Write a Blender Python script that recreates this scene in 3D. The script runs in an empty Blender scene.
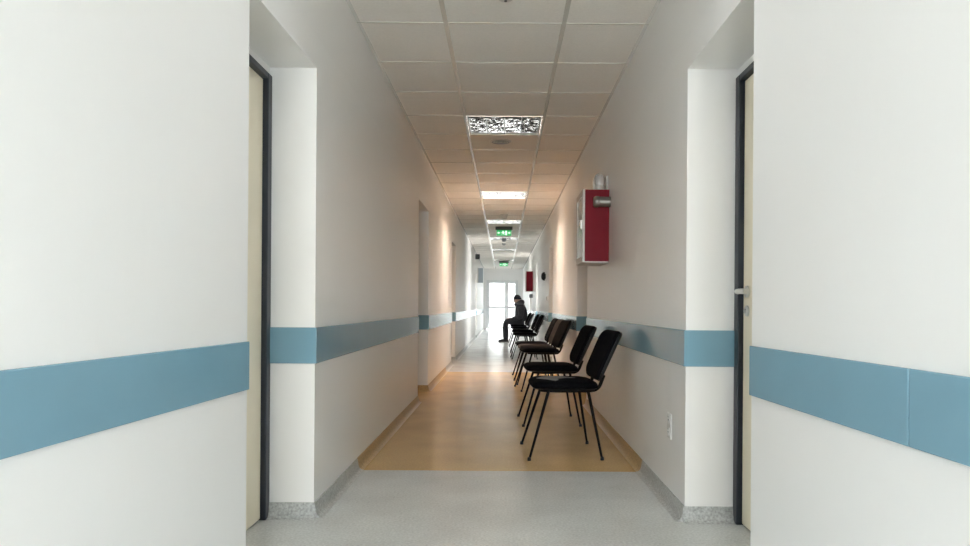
import bpy, bmesh, math, random
from mathutils import Vector, Matrix
random.seed(4)
S = bpy.context.scene
COL = S.collection
PI = math.pi
R = math.radians

# ------------------------------------------------------------------ materials
def mat(name, col, rough=0.5, metal=0.0, spec=0.5, emit=None, estr=0.0, coat=0.0):
    m = bpy.data.materials.new(name); m.use_nodes = True
    p = m.node_tree.nodes['Principled BSDF']
    p.inputs['Base Color'].default_value = (*col, 1)
    p.inputs['Roughness'].default_value = rough
    p.inputs['Metallic'].default_value = metal
    p.inputs['Specular IOR Level'].default_value = spec
    p.inputs['Coat Weight'].default_value = coat
    if emit:
        p.inputs['Emission Color'].default_value = (*emit, 1)
        p.inputs['Emission Strength'].default_value = estr
    return m

def noisy(m, scale=40, amt=0.06, bump=0.0, bscale=None, detail=4):
    """break the base colour up a little and add a fine bump"""
    nt = m.node_tree; p = nt.nodes['Principled BSDF']
    base = p.inputs['Base Color'].default_value[:]
    tc = nt.nodes.new('ShaderNodeTexCoord')
    n = nt.nodes.new('ShaderNodeTexNoise'); n.inputs['Scale'].default_value = scale; n.inputs['Detail'].default_value = detail
    nt.links.new(tc.outputs['Object'], n.inputs['Vector'])
    r = nt.nodes.new('ShaderNodeValToRGB')
    r.color_ramp.elements[0].position = 0.3; r.color_ramp.elements[1].position = 0.7
    r.color_ramp.elements[0].color = tuple(max(0, c * (1 - amt)) for c in base[:3]) + (1,)
    r.color_ramp.elements[1].color = tuple(min(1, c * (1 + amt)) for c in base[:3]) + (1,)
    nt.links.new(n.outputs['Fac'], r.inputs['Fac'])
    nt.links.new(r.outputs['Color'], p.inputs['Base Color'])
    if bump:
        n2 = nt.nodes.new('ShaderNodeTexNoise'); n2.inputs['Scale'].default_value = bscale or scale
        n2.inputs['Detail'].default_value = 3
        nt.links.new(tc.outputs['Object'], n2.inputs['Vector'])
        b = nt.nodes.new('ShaderNodeBump'); b.inputs['Strength'].default_value = bump
        b.inputs['Distance'].default_value = 0.01
        nt.links.new(n2.outputs['Fac'], b.inputs['Height'])
        nt.links.new(b.outputs['Normal'], p.inputs['Normal'])
    return m

def wall_mat():
    m = mat('wall_paint', (0.84, 0.838, 0.83), 0.42)
    nt = m.node_tree; p = nt.nodes['Principled BSDF']; L = nt.links
    g = nt.nodes.new('ShaderNodeNewGeometry')
    sp = nt.nodes.new('ShaderNodeSeparateXYZ'); L.new(g.outputs['Position'], sp.inputs[0])
    # oil paint up to 2.2 m, matt emulsion above it
    gt = nt.nodes.new('ShaderNodeMath'); gt.operation = 'GREATER_THAN'; gt.inputs[1].default_value = 2.2
    L.new(sp.outputs['Z'], gt.inputs[0])
    n = nt.nodes.new('ShaderNodeTexNoise'); n.inputs['Scale'].default_value = 1.7; n.inputs['Detail'].default_value = 5
    L.new(g.outputs['Position'], n.inputs['Vector'])
    rr = nt.nodes.new('ShaderNodeMapRange'); rr.inputs['From Min'].default_value = .3; rr.inputs['From Max'].default_value = .7
    rr.inputs['To Min'].default_value = .30; rr.inputs['To Max'].default_value = .36
    L.new(n.outputs['Fac'], rr.inputs['Value'])
    mx = nt.nodes.new('ShaderNodeMix'); mx.inputs['B'].default_value = 0.45
    L.new(gt.outputs[0], mx.inputs['Factor']); L.new(rr.outputs[0], mx.inputs['A'])
    L.new(mx.outputs['Result'], p.inputs['Roughness'])
    mc = nt.nodes.new('ShaderNodeMix'); mc.data_type = 'RGBA'
    mc.inputs['A'].default_value = (0.87, 0.868, 0.862, 1); mc.inputs['B'].default_value = (0.87, 0.868, 0.862, 1)
    L.new(gt.outputs[0], mc.inputs['Factor'])
    L.new(mc.outputs['Result'], p.inputs['Base Color'])
    # plaster undulation, stretched vertically
    mp = nt.nodes.new('ShaderNodeMapping'); mp.inputs['Scale'].default_value = (5, 5, 1.2)
    L.new(g.outputs['Position'], mp.inputs['Vector'])
    n2 = nt.nodes.new('ShaderNodeTexNoise'); n2.inputs['Scale'].default_value = 1.6; n2.inputs['Detail'].default_value = 4
    L.new(mp.outputs[0], n2.inputs['Vector'])
    b = nt.nodes.new('ShaderNodeBump'); b.inputs['Strength'].default_value = .25; b.inputs['Distance'].default_value = .012
    L.new(n2.outputs['Fac'], b.inputs['Height']); L.new(b.outputs['Normal'], p.inputs['Normal'])
    return m

GREY_L = (0.64, 0.66, 0.655); OCHRE = (0.64, 0.425, 0.185)
def lino_mat(name, dark=1.0, rough=0.24):
    m = mat(name, GREY_L, rough, spec=.32)
    nt = m.node_tree; p = nt.nodes['Principled BSDF']; L = nt.links
    g = nt.nodes.new('ShaderNodeNewGeometry')
    sp = nt.nodes.new('ShaderNodeSeparateXYZ'); L.new(g.outputs['Position'], sp.inputs[0])
    a = nt.nodes.new('ShaderNodeMath'); a.operation = 'GREATER_THAN'; a.inputs[1].default_value = 4.33
    b = nt.nodes.new('ShaderNodeMath'); b.operation = 'LESS_THAN'; b.inputs[1].default_value = 10.9
    L.new(sp.outputs['Y'], a.inputs[0]); L.new(sp.outputs['Y'], b.inputs[0])
    ab = nt.nodes.new('ShaderNodeMath'); ab.operation = 'MULTIPLY'
    L.new(a.outputs[0], ab.inputs[0]); L.new(b.outputs[0], ab.inputs[1])
    mx = nt.nodes.new('ShaderNodeMix'); mx.data_type = 'RGBA'
    mx.inputs['A'].default_value = tuple(c * dark for c in GREY_L) + (1,)
    mx.inputs['B'].default_value = tuple(c * dark for c in OCHRE) + (1,)
    L.new(ab.outputs[0], mx.inputs['Factor'])
    # marbled flecks and worn blotches
    n = nt.nodes.new('ShaderNodeTexNoise'); n.inputs['Scale'].default_value = 90; n.inputs['Detail'].default_value = 6
    L.new(g.outputs['Position'], n.inputs['Vector'])
    n3 = nt.nodes.new('ShaderNodeTexNoise'); n3.inputs['Scale'].default_value = 2.5; n3.inputs['Detail'].default_value = 5
    L.new(g.outputs['Position'], n3.inputs['Vector'])
    r1 = nt.nodes.new('ShaderNodeMapRange'); r1.inputs['From Min'].default_value = .3; r1.inputs['From Max'].default_value = .7
    r1.inputs['To Min'].default_value = .86 if dark == 1 else .7; r1.inputs['To Max'].default_value = 1.14 if dark == 1 else 1.35
    L.new(n.outputs['Fac'], r1.inputs['Value'])
    r2 = nt.nodes.new('ShaderNodeMapRange'); r2.inputs['From Min'].default_value = .3; r2.inputs['From Max'].default_value = .7
    r2.inputs['To Min'].default_value = .92; r2.inputs['To Max'].default_value = 1.07
    L.new(n3.outputs['Fac'], r2.inputs['Value'])
    mm = nt.nodes.new('ShaderNodeMath'); mm.operation = 'MULTIPLY'
    L.new(r1.outputs[0], mm.inputs[0]); L.new(r2.outputs[0], mm.inputs[1])
    vm = nt.nodes.new('ShaderNodeVectorMath'); vm.operation = 'SCALE'
    L.new(mx.outputs['Result'], vm.inputs[0]); L.new(mm.outputs[0], vm.inputs['Scale'])
    L.new(vm.outputs[0], p.inputs['Base Color'])
    r3 = nt.nodes.new('ShaderNodeMapRange'); r3.inputs['From Min'].default_value = .3; r3.inputs['From Max'].default_value = .7
    r3.inputs['To Min'].default_value = rough * .88; r3.inputs['To Max'].default_value = rough * 1.08
    L.new(n3.outputs['Fac'], r3.inputs['Value']); L.new(r3.outputs[0], p.inputs['Roughness'])
    nb = nt.nodes.new('ShaderNodeTexNoise'); nb.inputs['Scale'].default_value = 3.0; nb.inputs['Detail'].default_value = 2
    L.new(g.outputs['Position'], nb.inputs['Vector'])
    bp = nt.nodes.new('ShaderNodeBump'); bp.inputs['Strength'].default_value = .12; bp.inputs['Distance'].default_value = .01
    L.new(nb.outputs['Fac'], bp.inputs['Height']); L.new(bp.outputs['Normal'], p.inputs['Normal'])
    return m

def pane_mat(name='window_glass', tint=(.95, .97, .97)):
    m = bpy.data.materials.new(name); m.use_nodes = True
    nt = m.node_tree; nt.nodes.clear()
    o = nt.nodes.new('ShaderNodeOutputMaterial'); mx = nt.nodes.new('ShaderNodeMixShader')
    t = nt.nodes.new('ShaderNodeBsdfTransparent'); g = nt.nodes.new('ShaderNodeBsdfGlossy')
    t.inputs['Color'].default_value = (*tint, 1); g.inputs['Roughness'].default_value = .02
    f = nt.nodes.new('ShaderNodeFresnel'); f.inputs['IOR'].default_value = 1.45
    nt.links.new(f.outputs[0], mx.inputs[0]); nt.links.new(t.outputs[0], mx.inputs[1]); nt.links.new(g.outputs[0], mx.inputs[2])
    nt.links.new(mx.outputs[0], o.inputs['Surface'])
    return m

M = dict(
    wall=wall_mat(), floor=lino_mat('linoleum_floor'), cove=lino_mat('linoleum_cove', .70, .34),
    tile=noisy(mat('ceiling_tile', (.90, .87, .82), .85), 60, .03, .15, 160),
    tbar=mat('painted_grid_metal', (.66, .64, .59), .2, spec=.5),
    angle=mat('white_gloss_angle', (.84, .83, .8), .22, spec=.6),
    rail=noisy(mat('blue_rail_vinyl', (.195, .36, .46), .16), 3, .04),
    frame=noisy(mat('navy_door_frame', (.012, .018, .03), .4), 8, .1),
    leaf=noisy(mat('cream_door_laminate', (.86, .79, .63), .38), 3, .02),
    chrome=noisy(mat('brushed_metal', (.62, .62, .6), .28, 1), 30, .05),
    blade=noisy(mat('louvre_blade_metal', (.36, .355, .35), .1, 1), 14, .45, .5, 22),
    pipe=noisy(mat('dull_pipe_metal', (.30, .29, .27), .42, .8), 20, .1),
    mirror=noisy(mat('mirror_reflector', (.88, .88, .87), .07, 1), 20, .02, .35, 26),
    black=noisy(mat('black_fabric', (.006, .006, .008), .95, spec=.06), 300, .3, .2, 500),
    brown=noisy(mat('brown_grey_fabric', (.055, .045, .042), .9, spec=.1), 300, .25, .2, 500),
    shell=mat('black_plastic_shell', (.008, .009, .012), .45, spec=.3),
    tube=mat('black_powder_coat', (.005, .004, .004), .55, spec=.12),
    patch=noisy(mat('worn_grey_cloth', (.2, .195, .19), .8), 60, .25),
    red=noisy(mat('red_enamel', (.235, .004, .018), .5, spec=.2), 5, .06),
    alu=noisy(mat('pale_grey_aluminium', (.62, .60, .57), .4, .2), 12, .05),
    darkglass=mat('smoky_cabinet_pane', (.22, .2, .18), .12, spec=.6),
    white=mat('white_plastic', (.70, .69, .67), .35),
    dark=mat('dark_plastic', (.015, .014, .014), .45),
    greybox=noisy(mat('grey_enamel', (.3, .32, .33), .45), 10, .05),
    pvc=mat('white_door_profile', (.72, .73, .74), .35),
    glass=pane_mat(), tinted=pane_mat('added_door_glass', (.88, .87, .85)),
    tube_off=mat('unlit_tube', (.82, .82, .8), .3),
    tube_on=mat('lit_warm_tube', (1, .8, .6), .3, emit=(1, .745, .58), estr=78),
    added_tube_cool=mat('added_neutral_tube', (1, 1, 1), .3, emit=(.96, .985, 1), estr=38),
    added_tube_near=mat('added_white_tube', (1, 1, 1), .3, emit=(.96, .985, 1), estr=6.5),
    case=mat('dark_sign_casing', (.10, .095, .085), .5),
    green=mat('green_sign_face', (.06, .38, .15), .4, emit=(.03, .62, .16), estr=.22),
    signwhite=mat('sign_pictogram', (.85, .95, .85), .4, emit=(.75, 1, .8), estr=.45),
    blue=noisy(mat('blue_grey_sign', (.36, .42, .48), .4), 5, .04),
    clear=mat('clear_lamp_dome', (.62, .6, .58), .12, spec=.8),
    jacket=noisy(mat('dark_quilted_nylon', (.042, .041, .050), .6, spec=.3), 25, .25, .6, 22),
    trousers=noisy(mat('charcoal_cloth', (.045,.045,.05), .9, spec=.15), 60, .2, .2, 120),
    beanie=noisy(mat('dark_knit', (.018, .018, .022), .95, spec=.1), 120, .3, .4, 150),
    skin=noisy(mat('skin', (.52, .33, .25), .55), 20, .06),
    shoe=mat('black_shoe_leather', (.014, .013, .014), .4),
    sole=mat('white_shoe_sole', (.7, .7, .7), .6),
    eye=mat('dark_eye', (.02, .015, .012), .2),
    paving=noisy(mat('pale_paving', (.4, .4, .39), .8), 6, .08),
    render=noisy(mat('pale_render', (.24, .24, .24), .8), 3, .03),
    outpane=mat('outside_window_pane', (.16, .17, .18), .3),
)

# ------------------------------------------------------------------ mesh helpers
def new(): return bmesh.new()
def obj(name, bm, m, parent=None, smooth=False, bevel=0.0, loc=None, seg=2):
    bmesh.ops.recalc_face_normals(bm, faces=bm.faces)
    me = bpy.data.meshes.new(name); bm.to_mesh(me); bm.free()
    ms = m if isinstance(m, (list, tuple)) else [m]
    for k in ms: me.materials.append(k)
    o = bpy.data.objects.new(name, me); COL.objects.link(o)
    if parent is not None: o.parent = parent
    if loc is not None: o.location = loc
    if smooth:
        for p in me.polygons: p.use_smooth = True
        try: me.set_sharp_from_angle(angle=R(42))
        except Exception: pass
    if bevel:
        b = o.modifiers.new('bevel', 'BEVEL'); b.width = bevel; b.segments = seg; b.limit_method = 'ANGLE'
    return o
def box(bm, x0, x1, y0, y1, z0, z1):
    vs = [bm.verts.new((x, y, z)) for z in (z0, z1) for x, y in ((x0, y0), (x1, y0), (x1, y1), (x0, y1))]
    for f in ((3, 2, 1, 0), (4, 5, 6, 7), (0, 1, 5, 4), (1, 2, 6, 5), (2, 3, 7, 6), (3, 0, 4, 7)):
        bm.faces.new([vs[i] for i in f])
def prism(bm, poly, z0, z1):
    a = [bm.verts.new((x, y, z0)) for x, y in poly]; b = [bm.verts.new((x, y, z1)) for x, y in poly]
    n = len(poly)
    bm.faces.new(a[::-1]); bm.faces.new(b)
    for i in range(n): bm.faces.new((a[i], a[(i + 1) % n], b[(i + 1) % n], b[i]))
def extrude(bm, pts, off):
    """closed polygon of 3-D points pushed along off"""
    off = Vector(off)
    a = [bm.verts.new(p) for p in pts]; b = [bm.verts.new(Vector(p) + off) for p in pts]
    n = len(pts); bm.faces.new(a[::-1]); bm.faces.new(b)
    for i in range(n): bm.faces.new((a[i], a[(i + 1) % n], b[(i + 1) % n], b[i]))
def catmull(pts, n=6):
    P = [Vector(p) for p in pts]
    if len(P) < 3: return P
    P = [P[0] * 2 - P[1]] + P + [P[-1] * 2 - P[-2]]
    out = []
    for i in range(1, len(P) - 2):
        for k in range(n):
            t = k / n
            a, b, c, d = P[i - 1], P[i], P[i + 1], P[i + 2]
            out.append(.5 * ((2 * b) + (c - a) * t + (2 * a - 5 * b + 4 * c - d) * t * t + (3 * b - a - 3 * c + d) * t ** 3))
    out.append(P[-2]); return out
def tube(bm, pts, r, n=10, flat=1.0):
    """round tube along pts; r a number or a list"""
    P = [Vector(p) for p in pts]
    rr = r if isinstance(r, (list, tuple)) else [r] * len(P)
    rings = []; up = None
    for i, p in enumerate(P):
        t = (P[min(i + 1, len(P) - 1)] - P[max(i - 1, 0)]).normalized()
        if up is None:
            up = Vector((0, 0, 1)) if abs(t.z) < .9 else Vector((0, 1, 0))
        s = t.cross(up).normalized(); up = s.cross(t).normalized()
        rings.append([bm.verts.new(p + s * math.cos(2 * PI * k / n) * rr[i] + up * math.sin(2 * PI * k / n) * rr[i] * flat) for k in range(n)])
    for a, b in zip(rings, rings[1:]):
        for k in range(n): bm.faces.new((a[k], a[(k + 1) % n], b[(k + 1) % n], b[k]))
    bm.faces.new(rings[0][::-1]); bm.faces.new(rings[-1])
def lathe(bm, prof, axis='z', n=24, c=(0, 0, 0)):
    """prof: (radius, height) pairs turned about an axis through c"""
    rings = []
    def pt(r, h, a):
        u, v = r * math.cos(a), r * math.sin(a)
        d = {'z': (u, v, h), 'x': (h, u, v), 'y': (u, h, v)}[axis]
        return Vector(c) + Vector(d)
    for r, h in prof:
        if r < 1e-6: rings.append([bm.verts.new(pt(0, h, 0))])
        else: rings.append([bm.verts.new(pt(r, h, 2 * PI * k / n)) for k in range(n)])
    for a, b in zip(rings, rings[1:]):
        for k in range(n):
            k2 = (k + 1) % n
            if len(a) == 1 and len(b) == 1: continue
            if len(a) == 1: bm.faces.new((a[0], b[k], b[k2]))
            elif len(b) == 1: bm.faces.new((a[k], a[k2], b[0]))
            else: bm.faces.new((a[k], a[k2], b[k2], b[k]))
    if len(rings[0]) > 1: bm.faces.new(rings[0][::-1])
    if len(rings[-1]) > 1: bm.faces.new(rings[-1])
def rrect(w, h, r, n=6):
    """rounded rectangle outline, half sizes w, h"""
    out = []
    for cx, cy, a0 in ((w - r, h - r, 0), (-w + r, h - r, 90), (-w + r, -h + r, 180), (w - r, -h + r, 270)):
        for k in range(n + 1):
            a = R(a0 + 90 * k / n); out.append((cx + r * math.cos(a), cy + r * math.sin(a)))
    return out
def loft(bm, rings, cap=True):
    V = [[bm.verts.new(p) for p in r] for r in rings]
    n = len(V[0])
    for a, b in zip(V, V[1:]):
        for k in range(n): bm.faces.new((a[k], a[(k + 1) % n], b[(k + 1) % n], b[k]))
    if cap:
        for ring, rev in ((V[0], True), (V[-1], False)):
            c = bm.verts.new(sum((v.co for v in ring), Vector()) / n)
            for k in range(n): bm.faces.new((ring[k], ring[(k + 1) % n], c))
def empty(name, loc, label, cat, group=None, rz=0, kind=None):
    o = bpy.data.objects.new(name, None); COL.objects.link(o)
    o.empty_display_size = .1; o.location = loc; o.rotation_euler = (0, 0, rz)
    if kind: o['kind'] = kind
    if label: o['label'] = label
    if cat: o['category'] = cat
    if group: o['group'] = group
    return o
def tag(o, label, cat, group=None):
    o['label'] = label; o['category'] = cat
    if group: o['group'] = group
    return o
def struct(name, bm, m, parent=None, **k):
    o = obj(name, bm, m, parent, **k); o['kind'] = 'structure'; return o
def dup(root, loc, rz, label, group=None):
    r = root.copy(); COL.objects.link(r); r.location = loc; r.rotation_euler = (0, 0, rz); r['label'] = label
    if group: r['group'] = group
    for ch in list(root.children):
        c = ch.copy(); COL.objects.link(c); c.parent = r
        for g in list(ch.children):
            d = g.copy(); COL.objects.link(d); d.parent = c
    return r

# ------------------------------------------------------------------ room shell
CH = 2.62                      # ceiling height
END = 31.4; BACK = -3.2
XL, XR = -.863, .832           # wall faces
DL, DR = -1.078, 1.062         # door planes
SOF = 2.06                     # soffit of the door recesses
RL = [(2.51, 3.355), (7.41, 8.39), (12.2, 13.15), (22.6, 23.5)]
RR = [(2.45, 3.335), (7.28, 8.27), (12.45, 13.4), (17.75, 18.7)]
NL = [(-.878, 2.51), (-1.155, BACK)]      # near stretch, opening out slightly towards the viewer
NR = [(.832, 2.45), (1.024, BACK)]

def build_wall(name, x, xo, xb, near, recs, sgn):
    bm = new()
    prism(bm, [near[0], near[1], (xo, BACK), (xo, near[0][1])], 0, CH + .02)
    for i, (a, b) in enumerate(recs):
        prism(bm, [(near[0][0] if i == 0 else x, a), (x, b), (xo, b), (xo, a)], SOF, CH + .02)
        nxt = recs[i + 1][0] if i + 1 < len(recs) else END
        prism(bm, [(x, b), (x, nxt), (xo, nxt), (xo, b)], 0, CH + .02)
    a, b = recs[-1]                      # last doorway opened for a glazed door, added to let daylight in
    prism(bm, [(xo, BACK), (xo, a), (xb, a), (xb, BACK)], 0, CH + .02)
    prism(bm, [(xo, b), (xo, END), (xb, END), (xb, b)], 0, CH + .02)
    prism(bm, [(xo, a), (xo, b), (xb, b), (xb, a)], SOF, CH + .02)
    return struct(name, bm, M['wall'])
build_wall('wall_left', XL, -1.25, -1.4, NL, RL, -1)
build_wall('wall_right', XR, 1.25, 1.4, NR, RR, 1)

bm = new(); box(bm, -1.4, 1.4, BACK, END, -.12, 0)
struct('floor', bm, M['floor'])

# ceiling: tiles in an exposed grid, holes where the light panels sit
P0, PD = 4.253, .687
CX = .3435; CO = -.004
LIGHT_K = (-9, -3, 3, 9, 14, 19, 24, 31)  # first two are unseen panels, added lit to brighten the near end
bm = new()
ks = range(-11, 41)
for k in ks:
    y0, y1 = max(BACK, P0 + k * PD), min(END, P0 + (k + 1) * PD)
    if y1 <= y0: continue
    for c, (x0, x1) in enumerate(((-1.2, CO - CX), (CO - CX, CO + CX), (CO + CX, 1.1))):
        if c == 1 and k in LIGHT_K: continue
        box(bm, x0, x1, y0, y1, CH, CH + .02)
ceil = struct('ceiling', bm, M['tile'])
bm = new()
for sx in (-1, 1):
    x = CO + sx * CX
    box(bm, x - .013, x + .013, BACK, END, CH - .004, CH)
for k in ks:
    y = P0 + k * PD
    if not BACK < y < END: continue
    for x0, x1 in ((-1.2, CO - CX - .013), (CO - CX + .013, CO + CX - .013), (CO + CX + .013, 1.1)):
        box(bm, x0, x1, y - .006, y + .006, CH - .0035, CH)
struct('trim_1', bm, M['tbar'])
bm = new()                                # angle trim along both walls
for x, s in ((XL, 1), (XR, -1)):
    box(bm, min(x, x + s * .02), max(x, x + s * .02), 3.4, END, CH - .003, CH)
struct('trim_2', bm, M['angle'])

# coved skirting
PROF = [(-.004, 0), (-.004, .068), (.006, .068), (.009, .05), (.012, .03), (.018, .014), (.028, .005), (.042, .0012), (.042, 0)]
def cove(bm, p, q, nx, ny):
    p, q = Vector((*p, 0)), Vector((*q, 0)); n = Vector((nx, ny, 0))
    extrude(bm, [p + n * d + Vector((0, 0, z)) for d, z in PROF], q - p)
def base(name, x, dx, near, recs, s):
    bm = new()
    d = Vector((near[0][0] - near[1][0], near[0][1] - near[1][1])).normalized()
    cove(bm, near[1], near[0], -s * abs(d.y), 0)
    for i, (a, b) in enumerate(recs):
        cove(bm, (dx, b), (x - s * .008, b), 0, -1)
        nxt = recs[i + 1][0] if i + 1 < len(recs) else END
        cove(bm, (x, b - .008), (x, nxt), -s, 0)
    struct(name, bm, M['cove'], smooth=True)
base('baseboard_left', XL, DL, NL, RL, -1)
base('baseboard_right', XR, DR, NR, RR, 1)

# blue wall-protection rails
tn = 3
RZ0, RZ1, RT = .705, .87, .009
def rail(x, dx, near, recs, s):
    global tn
    (xa, ya), (xc, yc) = near
    def at(y): t = (y - ya) / (yc - ya); return xa + (xc - xa) * t
    cuts = [2.47 if s > 0 else 2.52, 1.54 if s > 0 else .35, -1.2, BACK]
    cuts[0] = ya
    for a, b in zip(cuts, cuts[1:]):
        bm = new(); prism(bm, [(at(a) + s * .002, a), (at(a) - s * RT, a), (at(b) - s * RT, b + .004), (at(b) + s * .002, b + .004)], RZ0 - .024, RZ1 - .024)
        struct('trim_%d' % tn, bm, M['rail'], bevel=.003); tn += 1
    for i, (a, b) in enumerate(recs):
        nxt = recs[i + 1][0] if i + 1 < len(recs) else END
        bm = new()
        prism(bm, [(x + s * .002, b), (x - s * RT, b - RT), (x - s * RT, nxt), (x + s * .002, nxt)], RZ0, RZ1)
        prism(bm, [(x + s * .002, b + .002), (x - s * RT, b - RT), (dx - s * .0, b - RT), (dx, b + .002)], RZ0, RZ1)
        struct('trim_%d' % tn, bm, M['rail'], bevel=.003); tn += 1
rail(XL, DL, NL, RL, -1)
rail(XR, DR, NR, RR, 1)

# doors in the recesses
dn = 1
def door(dx, a, b, s, hinge_far, glazed=False):
    """a..b along the corridor; s = +1 on the right wall"""
    global dn
    root = empty('door_%d' % dn, (dx, (a + b) / 2, 0), None, None, kind='structure'); dn += 1
    w = (b - a) / 2; F = .055
    bm = new()
    X0, X1 = sorted((-s * .012, s * .09))
    box(bm, X0, X1, -w, -w + F, 0, 2.02); box(bm, X0, X1, w - F, w, 0, 2.02); box(bm, X0, X1, -w + F, w - F, 1.992, 2.02)
    fr = struct('door_frame', bm, M['frame'], root, bevel=.004)
    bm = new(); x0, x1 = sorted((0, s * .2)); box(bm, x0, x1, -w, w, 2.02, SOF)
    struct('frame_packer', bm, M['wall'], root)
    bm = new(); x0, x1 = sorted((s * .012, s * .052))
    e, tp = w - F - .003, 1.989
    if glazed:
        box(bm, x0, x1, -e, -e + .07, .008, tp); box(bm, x0, x1, e - .07, e, .008, tp)
        box(bm, x0, x1, -e + .07, e - .07, .008, .14); box(bm, x0, x1, -e + .07, e - .07, tp - .07, tp)
        g = new(); box(g, s * .03, s * .036, -e + .07, e - .07, .14, tp - .07); struct('glass_pane', g, M['tinted'], root)
    else: box(bm, x0, x1, -e, e, .008, tp)
    lf = struct('door_leaf', bm, M['leaf'], root, bevel=.002)
    hy = (w - F - .06) * (-1 if hinge_far else 1); t = 1 if hinge_far else -1
    hz = 1.045
    bm = new()
    fx = s * .012
    lathe(bm, [(.0, fx), (.026, fx), (.026, fx - s * .008), (.012, fx - s * .010), (.010, fx - s * .05), (0, fx - s * .05)], 'x', 20, (0, hy, hz))
    tube(bm, catmull([(fx - s * .043, hy, hz), (fx - s * .052, hy + t * .02, hz), (fx - s * .052, hy + t * .07, hz), (fx - s * .050, hy + t * .125, hz - .002)], 4), .012, 12)
    struct('door_handle', bm, M['chrome'], lf, smooth=True)
    bm = new(); lathe(bm, [(0, fx), (.024, fx), (.024, fx - s * .007), (.009, fx - s * .009), (.009, fx - s * .016), (0, fx - s * .016)], 'x', 20, (0, hy, hz - .085))
    struct('lock_escutcheon', bm, M['chrome'], lf, smooth=True)
for i, (a, b) in enumerate(RL): door(DL, a, b, -1, True, i == 3)  # final door glazed, an added daylight source on each side
for i, (a, b) in enumerate(RR): door(DR, a, b, 1, False, i == 3)

# end wall with the glazed double door
bm = new()
DX0, DX1, DH = -.735, .62, 2.12
box(bm, -1.4, DX0, END, END + .2, 0, CH + .02); box(bm, DX1, 1.4, END, END + .2, 0, CH + .02); box(bm, DX0, DX1, END, END + .2, DH, CH + .02)
struct('wall_end', bm, M['wall'])
root = empty('door_%d' % dn, ((DX0 + DX1) / 2, END + .06, 0), None, None, kind='structure')
hw = (DX1 - DX0) / 2
bm = new()
box(bm, -hw, -hw + .05, 0, .07, 0, DH); box(bm, hw - .05, hw, 0, .07, 0, DH); box(bm, -hw, hw, 0, .07, DH - .05, DH)
struct('door_frame', bm, M['pvc'], root, bevel=.004)
for x0, x1 in ((-hw + .052, .186), (.190, hw - .052)):
    bm = new(); f = .075
    box(bm, x0, x0 + f, .01, .06, .01, DH - .052); box(bm, x1 - f, x1, .01, .06, .01, DH - .052)
    box(bm, x0 + f, x1 - f, .01, .06, .01, .12); box(bm, x0 + f, x1 - f, .01, .06, DH - .052 - f, DH - .052); box(bm, x0 + f, x1 - f, .01, .06, .92, 1.0)
    lf = struct('door_leaf', bm, M['pvc'], root, bevel=.004)
    bm = new(); box(bm, x0 + f, x1 - f, .032, .038, .12, .92); box(bm, x0 + f, x1 - f, .032, .038, 1.0, DH - .052 - f)
    struct('glass_pane', bm, M['glass'], lf)
bm = new()
for y in (-.03,):
    tube(bm, [(.15, .01, 1.05), (.15, -.035, 1.05), (.15, -.035, 1.2), (.15, .01, 1.2)], .009)
struct('door_handle', bm, M['chrome'], root, smooth=True)

# wall behind the viewer; its unseen tall window is added to brighten the corridor
bm = new()
box(bm, -1.4, -.98, BACK - .2, BACK, 0, CH + .02); box(bm, .88, 1.4, BACK - .2, BACK, 0, CH + .02)
box(bm, -.98, .88, BACK - .2, BACK, 0, .45); box(bm, -.98, .88, BACK - .2, BACK, 2.2, CH + .02)
struct('wall_back', bm, M['wall'])
root = empty('added_window_1', (-.05, BACK - .1, .45), None, None, kind='structure')
bm = new()
for x in (-.93, -.03, .87): box(bm, x, x + .06, -.03, .03, 0, 1.75)
for z in (0, 1.69): box(bm, -.93, .93, -.028, .028, z, z + .06)
fr = struct('added_window_frame', bm, M['pvc'], root, bevel=.003)
bm = new(); box(bm, -.87, -.03, -.003, .003, .06, 1.69); box(bm, .03, .87, -.003, .003, .06, 1.69)
struct('glass_pane', bm, M['glass'], fr)

# outside
bm = new(); box(bm, -14, 14, END + .2, END + 30, -.2, -.05)
o = struct('ground', bm, M['paving'])
b = empty('building', (0, END + 9, -.05), 'pale rendered building outside, seen through the glazed end door', 'building')
bm = new(); box(bm, -7, 7, 0, 4, 0, 3.1); obj('facade', bm, M['render'], b)
for x in (-4.2, -1.35, 1.35, 4.2):
    bm = new()
    for q in (-.5, -.03, .44): box(bm, x + q, x + q + .06, -.06, .02, .95, 2.35)
    for z in (.95, 2.29): box(bm, x - .5, x + .5, -.05, .02, z, z + .06)
    f = obj('window', bm, M['greybox'], b)
    bm = new(); box(bm, x - .45, x + .45, -.02, .01, 1.0, 2.3); obj('pane', bm, M['outpane'], f)

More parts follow.
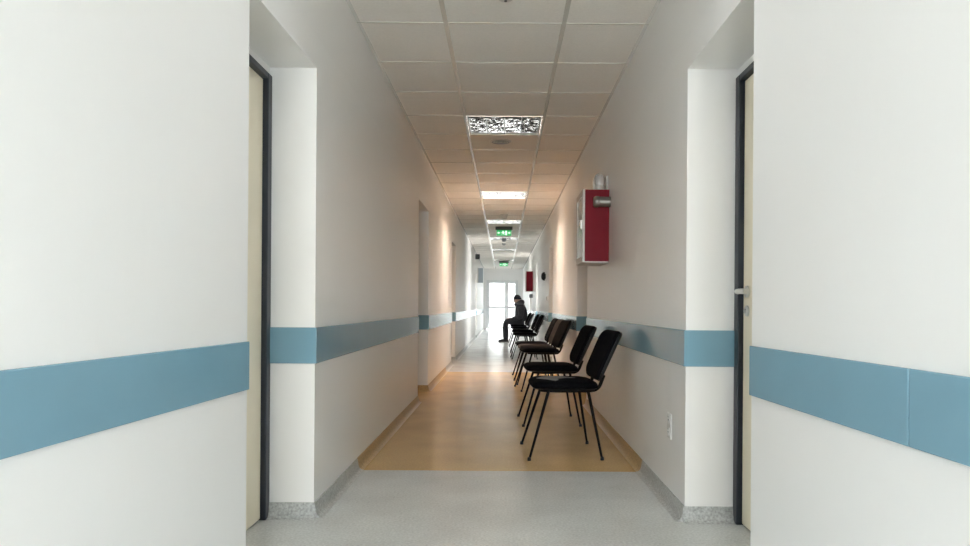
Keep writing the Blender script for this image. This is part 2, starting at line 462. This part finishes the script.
# ------------------------------------------------------------------ waiting chairs
CG = 'waiting chairs along the right wall'
def make_chair(label):
    t = empty('waiting_chair', (0, 0, 0), label, 'chair', CG)
    OX = .010
    # seat: padded cushion with waterfall front
    def zs(x): return -.5 * max(0, -x - .13) ** 2 + .10 * max(0, x) ** 2 * -1 + .004
    def ring(inset, z, n=9):
        return [(OX + px, py, z + zs(px)) for px, py in rrect(.216 - inset, .230 - inset, max(.03, .10 - inset), n)]
    bm = new(); loft(bm, [ring(.014, .442), ring(.003, .448), ring(0, .460), ring(.003, .472), ring(.012, .481), ring(.028, .487), ring(.06, .491), ring(.12, .492)])
    seat = obj('seat', bm, M['black'], t, smooth=True)
    bm = new(); loft(bm, [ring(.05, .433), ring(.022, .435), ring(.008, .440), ring(.005, .4445), ring(.02, .446)])
    obj('seat_shell', bm, M['shell'], t, smooth=True)
    # backrest: curved and leaning
    th = R(25)
    def bp(u, v, w):   # u across, v up the back, w through (front negative)
        w2 = w - .9 * u * u * .75
        return (.300 + v * math.sin(th) + w2 * math.cos(th), u, .650 + v * math.cos(th) - w2 * math.sin(th))
    def bring(inset, w):
        out = []
        for u, v in rrect(.243 - inset, .175 - inset, max(.02, .075 - inset), 7):
            uu = u * (1 - .10 * ((-v) / .168 if v < 0 else 0)); out.append(bp(uu, v, w))
        return out
    bm = new(); loft(bm, [bring(.10, -.021), bring(.05, -.020), bring(.018, -.016), bring(.004, -.008), bring(0, 0), bring(.004, .010), bring(.01, .012)])
    back = obj('backrest', bm, M['black'], t, smooth=True)
    bm = new(); loft(bm, [bring(.012, .011), bring(.001, .013), bring(0, .019), bring(.012, .028), bring(.05, .031), bring(.1, .031)])
    obj('backrest_shell', bm, M['shell'], t, smooth=True)
    # legs
    for fx, tx in ((-.236, -.105), (.230, .150)):
        for s in (-1, 1):
            bm = new(); foot = Vector((fx, s * .275, .004)); top = Vector((tx, s * .195, .436))
            tube(bm, [foot + (top - foot) * .02, top], [.0078, .0105], 12)
            lg = obj('leg', bm, M['tube'], t, smooth=True)
            bm = new(); lathe(bm, [(0, 0), (.012, 0), (.012, .012), (.0092, .022), (0, .022)], 'z', 14, (fx, s * .275, 0))
            obj('foot_cap', bm, M['shell'], lg, smooth=True)
    bm = new()
    for s in (-1, 1):
        tube(bm, catmull([(-.15, s * .17, .432), (-.105, s * .195, .431), (.0, s * .198, .430), (.15, s * .195, .431), (.19, s * .17, .431)], 4), .009)
    for x in (-.11, .15): tube(bm, [(x, -.195, .430), (x, .195, .430)], .009)
    obj('seat_frame', bm, M['tube'], t, smooth=True)
    for s in (-1, 1):
        bm = new()
        tube(bm, catmull([(.06, s * .155, .430), (.165, s * .155, .430), (.205, s * .156, .435), (.230, s * .156, .455), (.246, s * .153, .490), (.262, s * .150, .53)], 5), .0115, 10)
        obj('back_upright', bm, M['tube'], t, smooth=True)
    return t, zs
LB = ['black padded waiting chair nearest the viewer, pale worn patch on its seat',
      'black padded waiting chair second in the row, behind the one with the worn seat',
      'black padded waiting chair just past the gap in front of the second right doorway',
      'brownish grey chair turned slightly, only one not black in the row',
      'black padded waiting chair directly behind the brownish grey chair',
      'black padded waiting chair third in front of the seated person',
      'black padded waiting chair second in front of the seated person',
      'black padded waiting chair immediately in front of the seated person',
      'black padded waiting chair that the seated person sits on']
# near-foot distance, sideways shift, turn
CHY = [(4.64, .388, 3.5), (5.95, .39, 3), (8.42, .415, 7), (9.12, .40, 3), (9.88, .385, 2), (13.6, .395, 2), (15.4, .395, 0), (17.8, .39, 1), (19.85, .39, 0)]
proto, zs = make_chair(LB[0])
chairs = [proto]
for i, (y, x, a) in enumerate(CHY):
    if i == 0: proto.location = (x, y + .277, 0); proto.rotation_euler = (0, 0, R(a)); continue
    c = dup(proto, (x, y + .277, 0), R(a), LB[i]); chairs.append(c)
    if i == 3:
        for ch in c.children:
            if ch.name.split('.')[0] in ('seat', 'backrest'):
                ch.data = ch.data.copy(); ch.data.materials[0] = M['brown']
            if ch.name.startswith('backrest_shell'):
                ch.data = ch.data.copy(); ch.data.materials[0] = M['brown']
# worn cloth patch on the nearest seat
bm = new()
pp = [(-.165, -.01), (-.11, -.09), (-.06, -.185), (-.03, -.12), (-.035, -.06), (.03, .0), (.105, .02), (.04, .09), (-.03, .13), (-.08, .10), (-.125, .06)]
extrude(bm, [(px, py, .4905 + zs(px)) for px, py in pp], (0, 0, .0032))
o = obj('worn_patch', bm, M['patch'], None); o.parent = [c for c in proto.children if c.name == 'seat'][0]; o['label'] = 'pale grey worn patch'

# ------------------------------------------------------------------ fire hose cabinets
def cabinet(name_loc, label, wall_x, y0, z0, w=.50, h=.57, d=.207):
    t = empty('fire_hose_cabinet', (wall_x, y0, z0), label, 'fire cabinet', 'red fire hose cabinets on the right wall')
    bm = new(); box(bm, -d + .012, 0, 0, w, 0, h)
    obj('body', bm, M['red'], t, bevel=.004)
    bm = new(); fx0, fx1 = -d - .006, -d + .012; f = .045
    box(bm, fx0, fx1, -.004, f, -.006, h + .004); box(bm, fx0, fx1, w - f, w + .004, -.006, h + .004)
    box(bm, fx0, fx1, f, w - f, -.006, f); box(bm, fx0, fx1, f, w - f, h - f, h + .004)
    dr = obj('door', bm, M['alu'], t, bevel=.002)
    bm = new(); box(bm, -d + .001, -d + .007, f, w - f, f, h - f); obj('door_pane', bm, M['darkglass'], dr)
    bm = new(); box(bm, -d - .022, -d - .006, .012, .034, h * .45, h * .58); obj('latch', bm, M['chrome'], dr, bevel=.003)
    bm = new(); box(bm, -d + .014, -.002, .004, w - .004, -.008, 0); obj('bottom_lip', bm, M['alu'], t)
    return t
cabinet(0, 'red fire hose cabinet high on the right wall nearest the viewer', XR + .003, 5.80, 1.337)
cabinet(0, 'small distant red cabinet on the right wall behind the seated person', XR + .003, 20.8, 1.42)
# pipe stub beside the near cabinet
p = empty('hose_pipe', (XR + .002, 5.74, 1.80), 'short grey metal pipe fitting jutting from wall beside nearer red cabinet', 'pipe')
bm = new(); lathe(bm, [(0, 0), ((.042), 0), ((.042), -.012), (.040, -.016), (.040, -.10), (0, -.10)], 'x', 24); obj('flange', bm, M['pipe'], p, smooth=True)
bm = new(); lathe(bm, [(0, -.09), (.041, -.09), (.044, -.096), (.044, -.122), (.034, -.134), (.0, -.136)], 'x', 24); obj('cap', bm, M['pipe'], p, smooth=True)
# alarm lamp above
p = empty('alarm_lamp', (XR + .002, 5.95, 1.945), 'clear domed alarm lamp on a bracket above the nearer red cabinet', 'lamp')
bm = new(); box(bm, -.012, 0, -.05, .05, -.03, .09); box(bm, -.09, -.01, -.03, .03, -.028, -.016); obj('bracket', bm, M['alu'], p, bevel=.003)
bm = new(); lathe(bm, [(0, -.017), (.042, -.017), (.042, .012), (.036, .016), (0, .016)], 'z', 24, (-.06, 0, 0)); obj('base', bm, M['alu'], p, smooth=True)
bm = new()
lathe(bm, [(0, .015), (.036, .015), (.040, .035), (.040, .065), (.033, .09), (.018, .105), (0, .11)], 'z', 24, (-.06, 0, 0)); obj('dome', bm, M['clear'], p, smooth=True)
bm = new()
tube(bm, catmull([(-.02, 0, .07), (-.05, 0, .118), (-.09, 0, .10), (-.112, 0, .04), (-.10, 0, -.022)], 5), .004); obj('wire_guard', bm, M['chrome'], p, smooth=True)

# below the far cabinet
t = tag(obj('switch_box', (lambda b: (box(b, -.09, 0, -.06, .06, -.06, .06), b)[1])(new()), M['greybox'], None, bevel=.006, loc=(XR, 20.95, 1.29)), 'small grey box on the wall under the distant red cabinet', 'box')
bm = new()
box(bm, -.096, -.088, -.045, -.012, -.03, .03); box(bm, -.096, -.088, .012, .045, -.03, .03)
obj('switch', bm, M['dark'], t)
bm = new(); tube(bm, [(0, 0, .08), (0, 0, 1.226)], .014); tag(obj('conduit', bm, M['alu'], None, smooth=True, loc=(XR - .05, 20.95, 0)), 'grey vertical conduit below the small box under the distant red cabinet', 'pipe')

# wall items
s = empty('wall_socket', (XR + .002, 3.64, .385), 'white double wall socket low on right wall near the grey floor', 'socket')
bm = new(); box(bm, -.009, 0, -.038, .038, -.062, .062); obj('plate', bm, M['white'], s, bevel=.004)
for z in (.03, -.03):
    bm = new(); lathe(bm, [(0, -.0085), (.021, -.0085), (.021, -.012), (.017, -.012), (.016, -.0095), (0, -.0095)], 'x', 22, (0, 0, z)); so = obj('outlet', bm, M['white'], s, smooth=True)
    bm = new()
    for q in (-.008, .008): lathe(bm, [(0, -.0092), (.0034, -.0092), (.0034, -.0105), (0, -.0105)], 'x', 10, (0, q, z))
    box(bm, -.0125, -.0088, -.004, .004, z + .013, z + .019)
    obj('pin_hole', bm, M['dark'], so)
s = empty('alarm_bell', (XR + .002, 14.55, 1.585), 'black round alarm bell on right wall beyond the third doorway', 'bell')
bm = new(); lathe(bm, [(0, 0), (.05, 0), (.05, -.02), (0, -.02)], 'x', 20); obj('base', bm, M['dark'], s, smooth=True)
bm = new(); lathe(bm, [(0, -.018), (.082, -.018), (.085, -.03), (.078, -.06), (.05, -.082), (.0, -.09)], 'x', 24); obj('gong', bm, M['dark'], s, smooth=True)
s = empty('light_switch', (XR + .002, 13.95, 1.14), 'small white light switch on right wall below the black bell', 'switch')
bm = new(); box(bm, -.012, 0, -.045, .045, -.045, .045); obj('plate', bm, M['white'], s, bevel=.003)
bm = new(); box(bm, -.018, -.011, -.022, .022, -.03, .03); obj('rocker', bm, M['greybox'], s, bevel=.002)
s = empty('wall_speaker', (XL, 22.2, 2.49), 'small black speaker box high on the left wall under the ceiling', 'speaker')
bm = new(); box(bm, 0, .13, -.06, .06, -.075, .075); obj('cabinet', bm, M['dark'], s, bevel=.008)
bm = new(); box(bm, .128, .136, -.045, .045, -.055, .055); obj('grille', bm, M['shell'], s)
s = empty('projecting_sign', (XL, 24.0, 2.0), 'blank blue grey sign projecting from the left wall near the end door', 'sign')
bm = new(); box(bm, .02, .185, -.012, .012, -.24, .24); obj('panel', bm, M['blue'], s, bevel=.003)
bm = new(); box(bm, 0, .03, -.02, .02, -.25, .25); obj('mount', bm, M['alu'], s, bevel=.003)

# ------------------------------------------------------------------ ceiling lights
LG = 'recessed louvre light panels in the ceiling'
def make_light(k, label, tubemat):
    y = P0 + (k + .5) * PD; H = PD / 2 - .014
    t = empty('ceiling_light', (CO, y, CH), label, 'ceiling light', LG)
    bm = new(); a, b = H, H - .013
    for x0, x1, y0, y1 in ((-a, -b, -a, a), (b, a, -a, a), (-b, b, -a, -b), (-b, b, b, a)): box(bm, x0, x1, y0, y1, -.004, .10)
    box(bm, -a, a, -a, a, .10, .104)
    obj('housing', bm, M['tbar'], t)
    cw = 2 * b / 4
    bm = new()
    for i in range(4):
        xc = -b + cw * (i + .5); N = 10
        prof = []
        for j in range(N + 1):
            u = -1 + 2 * j / N; prof.append((xc + u * cw * .485, .092 - .088 * u * u))
        for (x0, z0), (x1, z1) in zip(prof, prof[1:]):
            bm.faces.new([bm.verts.new(q) for q in ((x0, -b, z0), (x1, -b, z1), (x1, b, z1), (x0, b, z0))])
    bmesh.ops.remove_doubles(bm, verts=bm.verts, dist=1e-5)
    obj('reflector', bm, M['mirror'], t, smooth=True)
    bm = new()
    for i in range(4):
        xc = -b + cw * (i + .5)
        for j in range(6):
            yy = -b + 2 * b * (j + .5) / 6
            # wedge-shaped mirrored blade, thick at the top
            prof = [(.0006, 0), (.0022, .014), (.0060, .036), (-.0060, .036), (-.0022, .014), (-.0006, 0)]
            def half(z): return cw * (.485 - .10 * z / .036)
            V0 = [bm.verts.new((xc - half(z), yy + q, z)) for q, z in prof]; V1 = [bm.verts.new((xc + half(z), yy + q, z)) for q, z in prof]
            bm.faces.new(V0); bm.faces.new(V1[::-1])
            for q in range(6): bm.faces.new((V0[q], V0[(q + 1) % 6], V1[(q + 1) % 6], V1[q]))
    for i in range(5):
        x = -b + cw * i; box(bm, x - .004, x + .004, -b, b, -.002, .006)
    obj('louvre', bm, M['blade'], t)
    for i in range(4):
        bm = new(); xc = -b + cw * (i + .5)
        tube(bm, [(xc, -b + .01, .056), (xc, b - .01, .056)], .0125, 12); obj('tube', bm, tubemat, t, smooth=True)
    return t
LN = {-9: ('added ceiling light panel behind the viewer, out of view, lit white', 'added_tube_cool'), -3: ('added lit white ceiling light panel above the near doors, out of view', 'added_tube_near'),  # both out of view, added to brighten the near walls
      3: ('unlit silver louvre ceiling light panel nearest in view', 'tube_off'), 9: ('brightly lit ceiling light panel, second in view', 'tube_on'),
      14: ('unlit ceiling light panel just in front of the nearer green exit sign', 'tube_off'), 19: ('unlit ceiling light panel beyond the nearer green exit sign', 'tube_off'),
      24: ('unlit ceiling light panel between two exit signs, nearer the far one', 'tube_off'), 31: ('unlit ceiling light panel just in front of the far exit sign', 'tube_off')}
for k in LIGHT_K: make_light(k, LN[k][0], M[LN[k][1]])

# ------------------------------------------------------------------ exit signs
def exit_sign(y, label):
    t = empty('exit_sign', (CO + .003, y, CH), label, 'exit sign', 'green exit signs under the ceiling')
    bm = new(); box(bm, -.175, .175, -.03, .03, -.075, -.004); obj('casing', bm, M['case'], t, bevel=.004)
    bm = new(); box(bm, -.15, .15, -.006, .006, -.19, -.073); pl = obj('plate', bm, M['green'], t, bevel=.002)
    for sy in (-1,):
        bm = new(); y0 = -.0085
        def poly(pts): extrude(bm, [(px, y0, pz) for px, pz in pts], (0, .003, 0))
        for sx in (-1, 1):                      # arrows
            c = sx * .108
            poly([(c + sx * .03, -.132), (c, -.105), (c, -.122), (c - sx * .028, -.122), (c - sx * .028, -.142), (c, -.142), (c, -.159)])
        poly([(.025, -.088), (.062, -.088), (.062, -.178), (.025, -.178)])   # doorway
        lathe(bm, [(0, y0), (.009, y0), (.009, y0 + .003), (0, y0 + .003)], 'y', 14, (-.018, 0, -.097))
        poly([(-.03, -.108), (-.008, -.106), (-.006, -.136), (-.022, -.140)])
        poly([(-.022, -.138), (-.007, -.134), (.012, -.150), (.004, -.176), (-.006, -.174), (-.002, -.153)])
        poly([(-.022, -.138), (-.012, -.140), (-.03, -.160), (-.055, -.162), (-.055, -.153), (-.035, -.151)])
        poly([(-.010, -.107), (.018, -.120), (.014, -.127), (-.012, -.118)])
        poly([(-.028, -.108), (-.052, -.124), (-.046, -.131), (-.022, -.118)])
        obj('pictogram', bm, M['signwhite'], pl)
    bm = new()
    for x in (-.10, .10): box(bm, x - .012, x + .012, -.012, .012, -.005, 0)
    obj('bracket', bm, M['alu'], t)
exit_sign(15.0, 'green lit exit sign under the ceiling, the larger and nearer of two')
exit_sign(26.2, 'tiny distant green exit sign under the ceiling near the end door')

# ------------------------------------------------------------------ smoke detectors and vent
def detector(x, y, label, r=.05, dark=False, drop=.05):
    t = empty('smoke_detector', (x, y, CH), label, 'smoke detector', 'smoke detectors on the ceiling')
    m = M['alu'] if not dark else M['greybox']
    bm = new(); lathe(bm, [(0, 0), (r, 0), (r, -.014), (r * .9, -.018), (0, -.018)], 'z', 24); obj('base', bm, m, t, smooth=True)
    bm = new(); lathe(bm, [(0, -.017), (r * .82, -.017), (r * .85, -.026), (r * .7, -drop * .9), (r * .4, -drop), (0, -drop)], 'z', 24); h = obj('sensor_head', bm, m, t, smooth=True)
    bm = new(); lathe(bm, [(0, -drop + .002), (.008, -drop + .002), (.008, -drop - .004), (0, -drop - .004)], 'z', 12, (0, 0, 0)); obj('indicator', bm, M['dark'], h)
detector(0, 3.86, 'pale smoke detector at the top edge of the photo, nearest ceiling row', .046, drop=.035)
detector(.0, 13.05, 'round smoke detector on ceiling before the nearer green exit sign', .07, drop=.08)
detector(.0, 17.6, 'dark round smoke detector on ceiling beyond the nearer exit sign', .065, True, .08)
detector(.0, 19.0, 'tiny smoke detector behind the dark one beyond the nearer exit sign', .055, True)
t = empty('ceiling_vent', (-.04, 7.28, CH), 'round flat grey vent in the ceiling behind the nearest light panel', 'vent')
bm = new(); lathe(bm, [(0, 0), (.105, 0), (.105, -.006), (.09, -.010), (0, -.010)], 'z', 32); obj('rim', bm, M['alu'], t, smooth=True)
bm = new()
for r0 in (.025, .05, .075): lathe(bm, [(r0, -.0095), (r0 + .010, -.0095), (r0 + .012, -.014), (r0, -.014), (r0, -.0095)], 'z', 28)
obj('louvre_ring', bm, M['greybox'], t, smooth=True)

# ------------------------------------------------------------------ the seated person
def skin(name, verts, edges, m, parent, sub=2, root=0):
    me = bpy.data.meshes.new(name)
    me.from_pydata([v[:3] for v in verts], edges, []); me.materials.append(m)
    o = bpy.data.objects.new(name, me); COL.objects.link(o)
    if parent is not None: o.parent = parent
    sm = o.modifiers.new('skin', 'SKIN'); sm.use_smooth_shade = True
    me.skin_vertices or None
    lay = me.skin_vertices[0].data
    for i, v in enumerate(verts):
        r = v[3]; lay[i].radius = r if isinstance(r, (tuple, list)) else (r, r); lay[i].use_root = (i == root)
    ss = o.modifiers.new('sub', 'SUBSURF'); ss.levels = sub; ss.render_levels = sub
    return o
def bake(o):
    """turn the grown surface into a plain mesh"""
    bpy.context.view_layer.update()
    dg = bpy.context.evaluated_depsgraph_get()
    me = bpy.data.meshes.new_from_object(o.evaluated_get(dg)); o.modifiers.clear(); o.data = me
    for p in me.polygons: p.use_smooth = True
    return o
def chain(V, E, pts, start=None):
    prev = start
    for p in pts:
        V.append(p); i = len(V) - 1
        if prev is not None: E.append((prev, i))
        prev = i
    return prev
PY = 20.13
P = empty('person', (.39, PY, 0), 'person seated far down the hall, dark hooded jacket, dark trousers, knitted hat, head bowed', 'person')
# local frame: faces -x, x=0 at the chair centre
V, E = [], []
pel = chain(V, E, [(.13, 0, .575, (.12, .10))])
ch = chain(V, E, [(.115, 0, .70, (.115, .095)), (.10, 0, .84, (.135, .10)), (.085, 0, .97, (.10, .085)), (.05, 0, 1.045, .055), (.025, 0, 1.09, .052)], pel)
for s in (-1, 1):
    h = chain(V, E, [(.10, s * .09, .565, .085), (-.12, s * .10, .575, .075), (-.33, s * .11, .56, .058), (-.335, s * .112, .48, .052), (-.325, s * .112, .33, .052), (-.322, s * .112, .12, .036), (-.33, s * .113, .065, .036), (-.39, s * .116, .04, .036), (-.45, s * .12, .03, .028)], pel)
    a = chain(V, E, [(.095, s * .15, .945, .058), (.09, s * .205, .89, .052), (.075, s * .245, .74, .042), (.03, s * .25, .665, .038), (-.10, s * .16, .655, .032), (-.165, s * .10, .655, .026), (-.215, s * .08, .652, .028)], pel + 2)
    for dy, ln, r in ((-.027, .055, .0085), (-.009, .065, .009), (.009, .062, .009), (.026, .048, .008)):
        d = s * dy
        chain(V, E, [(-.222, s * .08 + d, .655, r), (-.222 - ln * .6, s * .075 + d, .652, r), (-.222 - ln, s * .072 + d, .638, r * .85)], a)
    chain(V, E, [(-.205, s * .047, .668, .010), (-.235, s * .034, .668, .0095), (-.255, s * .03, .660, .008)], a)
body = bake(skin('body', V, E, M['skin'], P, 2, pel))
# head, joined to the body as one mesh
bm = new(); bm.from_mesh(body.data)
hb = new()
bmesh.ops.create_uvsphere(hb, u_segments=28, v_segments=20, radius=1)
for v in hb.verts:
    x, y, z = v.co
    w = 1 - .22 * max(0, -z) ** 1.5
    v.co = Vector((x * .098 * (1 - .10 * max(0, -z)) - .012 * max(0, -z), y * .076 * w, z * .118))
    if x < -.6:     # brow, eye hollows
        v.co.x += .007 * math.exp(-((v.co.z - .01) / .016) ** 2) * (1 if abs(v.co.y) > .012 else .2)
def blob(rx, ry, rz, c):
    t = new(); bmesh.ops.create_uvsphere(t, u_segments=12, v_segments=8, radius=1)
    for v in t.verts: v.co = Vector((v.co.x * rx + c[0], v.co.y * ry + c[1], v.co.z * rz + c[2]))
    me = bpy.data.meshes.new('t'); t.to_mesh(me); t.free(); hb.from_mesh(me); bpy.data.meshes.remove(me)
blob(.016, .012, .026, (-.100, 0, -.014)); blob(.012, .016, .010, (-.108, 0, -.032))      # nose
blob(.010, .026, .006, (-.094, 0, -.060)); blob(.010, .022, .007, (-.091, 0, -.070))      # lips
blob(.020, .024, .018, (-.080, 0, -.098))                                                 # chin
for s in (-1, 1): blob(.018, .010, .030, (.008, s * .076, -.012))                         # ears
HEADM = Matrix.Translation((-.012, 0, 1.175)) @ Matrix.Rotation(R(10), 4, 'Z') @ Matrix.Rotation(R(-24), 4, 'Y')
hb.transform(HEADM)
me = bpy.data.meshes.new('t'); hb.to_mesh(me); hb.free(); bm.from_mesh(me); bpy.data.meshes.remove(me)
bm.to_mesh(body.data); bm.free()
for p in body.data.polygons: p.use_smooth = True
for s in (-1, 1):
    bm = new(); bmesh.ops.create_uvsphere(bm, u_segments=10, v_segments=8, radius=.009, matrix=HEADM @ Matrix.Translation((-.088, s * .031, .008)))
    obj('eye', bm, M['eye'], P, smooth=True)
# knitted hat
bm = new(); bmesh.ops.create_uvsphere(bm, u_segments=28, v_segments=20, radius=1)
bmesh.ops.delete(bm, geom=[v for v in bm.verts if v.co.z < -.12], context='VERTS')
for v in bm.verts: v.co = Vector((v.co.x * .108, v.co.y * .088, v.co.z * .128 + .012))
bm.transform(HEADM @ Matrix.Rotation(R(22), 4, 'Y'))
hat = obj('hat', bm, M['beanie'], P, smooth=True)
sd = hat.modifiers.new('thick', 'SOLIDIFY'); sd.thickness = .006
bm = new()
ring = [(.112 * math.cos(a), .091 * math.sin(a), .018) for a in [2 * PI * k / 28 for k in range(29)]]
tube(bm, ring, .013, 8); bm.transform(HEADM @ Matrix.Rotation(R(22), 4, 'Y')); obj('hat_brim', bm, M['beanie'], hat, smooth=True)
# jacket
V, E = [], []
r0 = chain(V, E, [(.11, 0, .555, (.20, .185))])
top = chain(V, E, [(.10, 0, .67, (.20, .19)), (.095, 0, .80, (.205, .195)), (.085, 0, .92, (.185, .175))], r0)
chain(V, E, [(.06, 0, 1.01, (.125, .13)), (.045, 0, 1.05, (.10, .11))], top)
for s in (-1, 1):
    chain(V, E, [(.09, s * .12, .935, .12), (.092, s * .19, .90, .10), (.092, s * .235, .83, .090), (.085, s * .262, .73, .082), (.03, s * .25, .678, .074), (-.08, s * .175, .662, .062), (-.145, s * .115, .656, .047)], top)
bake(skin('jacket', V, E, M['jacket'], P, 3, r0))
# hood lying behind the neck
bm = new()
pts = [(.005 + .105 * math.cos(a), .125 * math.sin(a), 1.062 + .036 * math.cos(a)) for a in [R(-150 + 300 * k / 18) for k in range(19)]]
tube(bm, pts, [.025 + .058 * math.sin(PI * k / 18) for k in range(19)], 14); obj('hood', bm, M['jacket'], P, smooth=True)
# trousers
V, E = [], []
r0 = chain(V, E, [(.12, 0, .575, (.135, .105))])
for s in (-1, 1):
    chain(V, E, [(.07, s * .095, .580, .105), (-.12, s * .112, .585, .102), (-.315, s * .118, .565, .092), (-.335, s * .118, .46, .090), (-.325, s * .118, .30, .088), (-.320, s * .118, .075, .076)], r0)
bake(skin('trousers', V, E, M['trousers'], P, 2, r0))
# shoes
for s in (-1, 1):
    def sh(inset, z, fx=0):
        out = []
        for k in range(24):
            a = 2 * PI * k / 24; c, q = math.cos(a), math.sin(a)
            wid = .046 * (1 - .12 * max(0, c)) - inset
            out.append((-.385 - (abs(c) ** .75 * math.copysign(1, c)) * (.142 - inset - fx) + fx, s * .116 + q * wid, z))
        return out
    bm = new(); loft(bm, [sh(.004, .016), sh(0, .03), sh(.004, .055), sh(.012, .075, .03), sh(.016, .095, .06)])
    so = obj('shoe', bm, M['shoe'], P, smooth=True)
    bm = new(); loft(bm, [sh(0, 0), sh(-.003, .006), sh(-.003, .018)]); obj('sole', bm, M['sole'], so, smooth=True)

# ------------------------------------------------------------------ sky, lights, camera
W = bpy.data.worlds.new('overcast_sky'); S.world = W; W.use_nodes = True
bg = W.node_tree.nodes['Background']
bg.inputs['Color'].default_value = (1, .992, .98, 1); bg.inputs['Strength'].default_value = 7.5
def portal(loc, rot, sx, sy):
    l = bpy.data.lights.new('daylight_portal', 'AREA'); l.shape = 'RECTANGLE'; l.size = sx; l.size_y = sy; l.cycles.is_portal = True
    o = bpy.data.objects.new('daylight_portal', l); COL.objects.link(o); o.location = loc; o.rotation_euler = rot
portal(((DX0 + DX1) / 2, END + .22, DH / 2), (R(-90), 0, 0), 1.53, 2.12)
portal((-1.42, sum(RL[-1]) / 2, SOF / 2), (0, R(-90), 0), SOF, .94)
portal((1.42, sum(RR[-1]) / 2, SOF / 2), (0, R(90), 0), SOF, .94)
portal((-.05, BACK - .22, 1.325), (R(90), 0, 0), 1.86, 1.75)

cam = bpy.data.cameras.new('camera'); co = bpy.data.objects.new('camera', cam); COL.objects.link(co)
cam.sensor_width = 36; cam.lens = 732 / 970 * 36
cam.shift_x = -18.5 / 970; cam.shift_y = 34 / 970
cam.clip_start = .05; cam.clip_end = 200
co.matrix_world = Matrix.Translation((0, 0, .97)) @ Matrix.Rotation(R(90), 4, 'X') @ Matrix.Rotation(R(.4), 4, 'Z')
S.camera = co

S.view_settings.view_transform = 'Standard'; S.view_settings.look = 'None'
S.view_settings.gamma = 1; S.view_settings.use_curve_mapping = False
S.view_settings.exposure = 1.45
S.cycles.max_bounces = 14; S.cycles.diffuse_bounces = 8; S.cycles.glossy_bounces = 5; S.cycles.transparent_max_bounces = 12
S.cycles.sample_clamp_indirect = 8; S.cycles.use_denoising = True
S.cycles.caustics_refractive = False
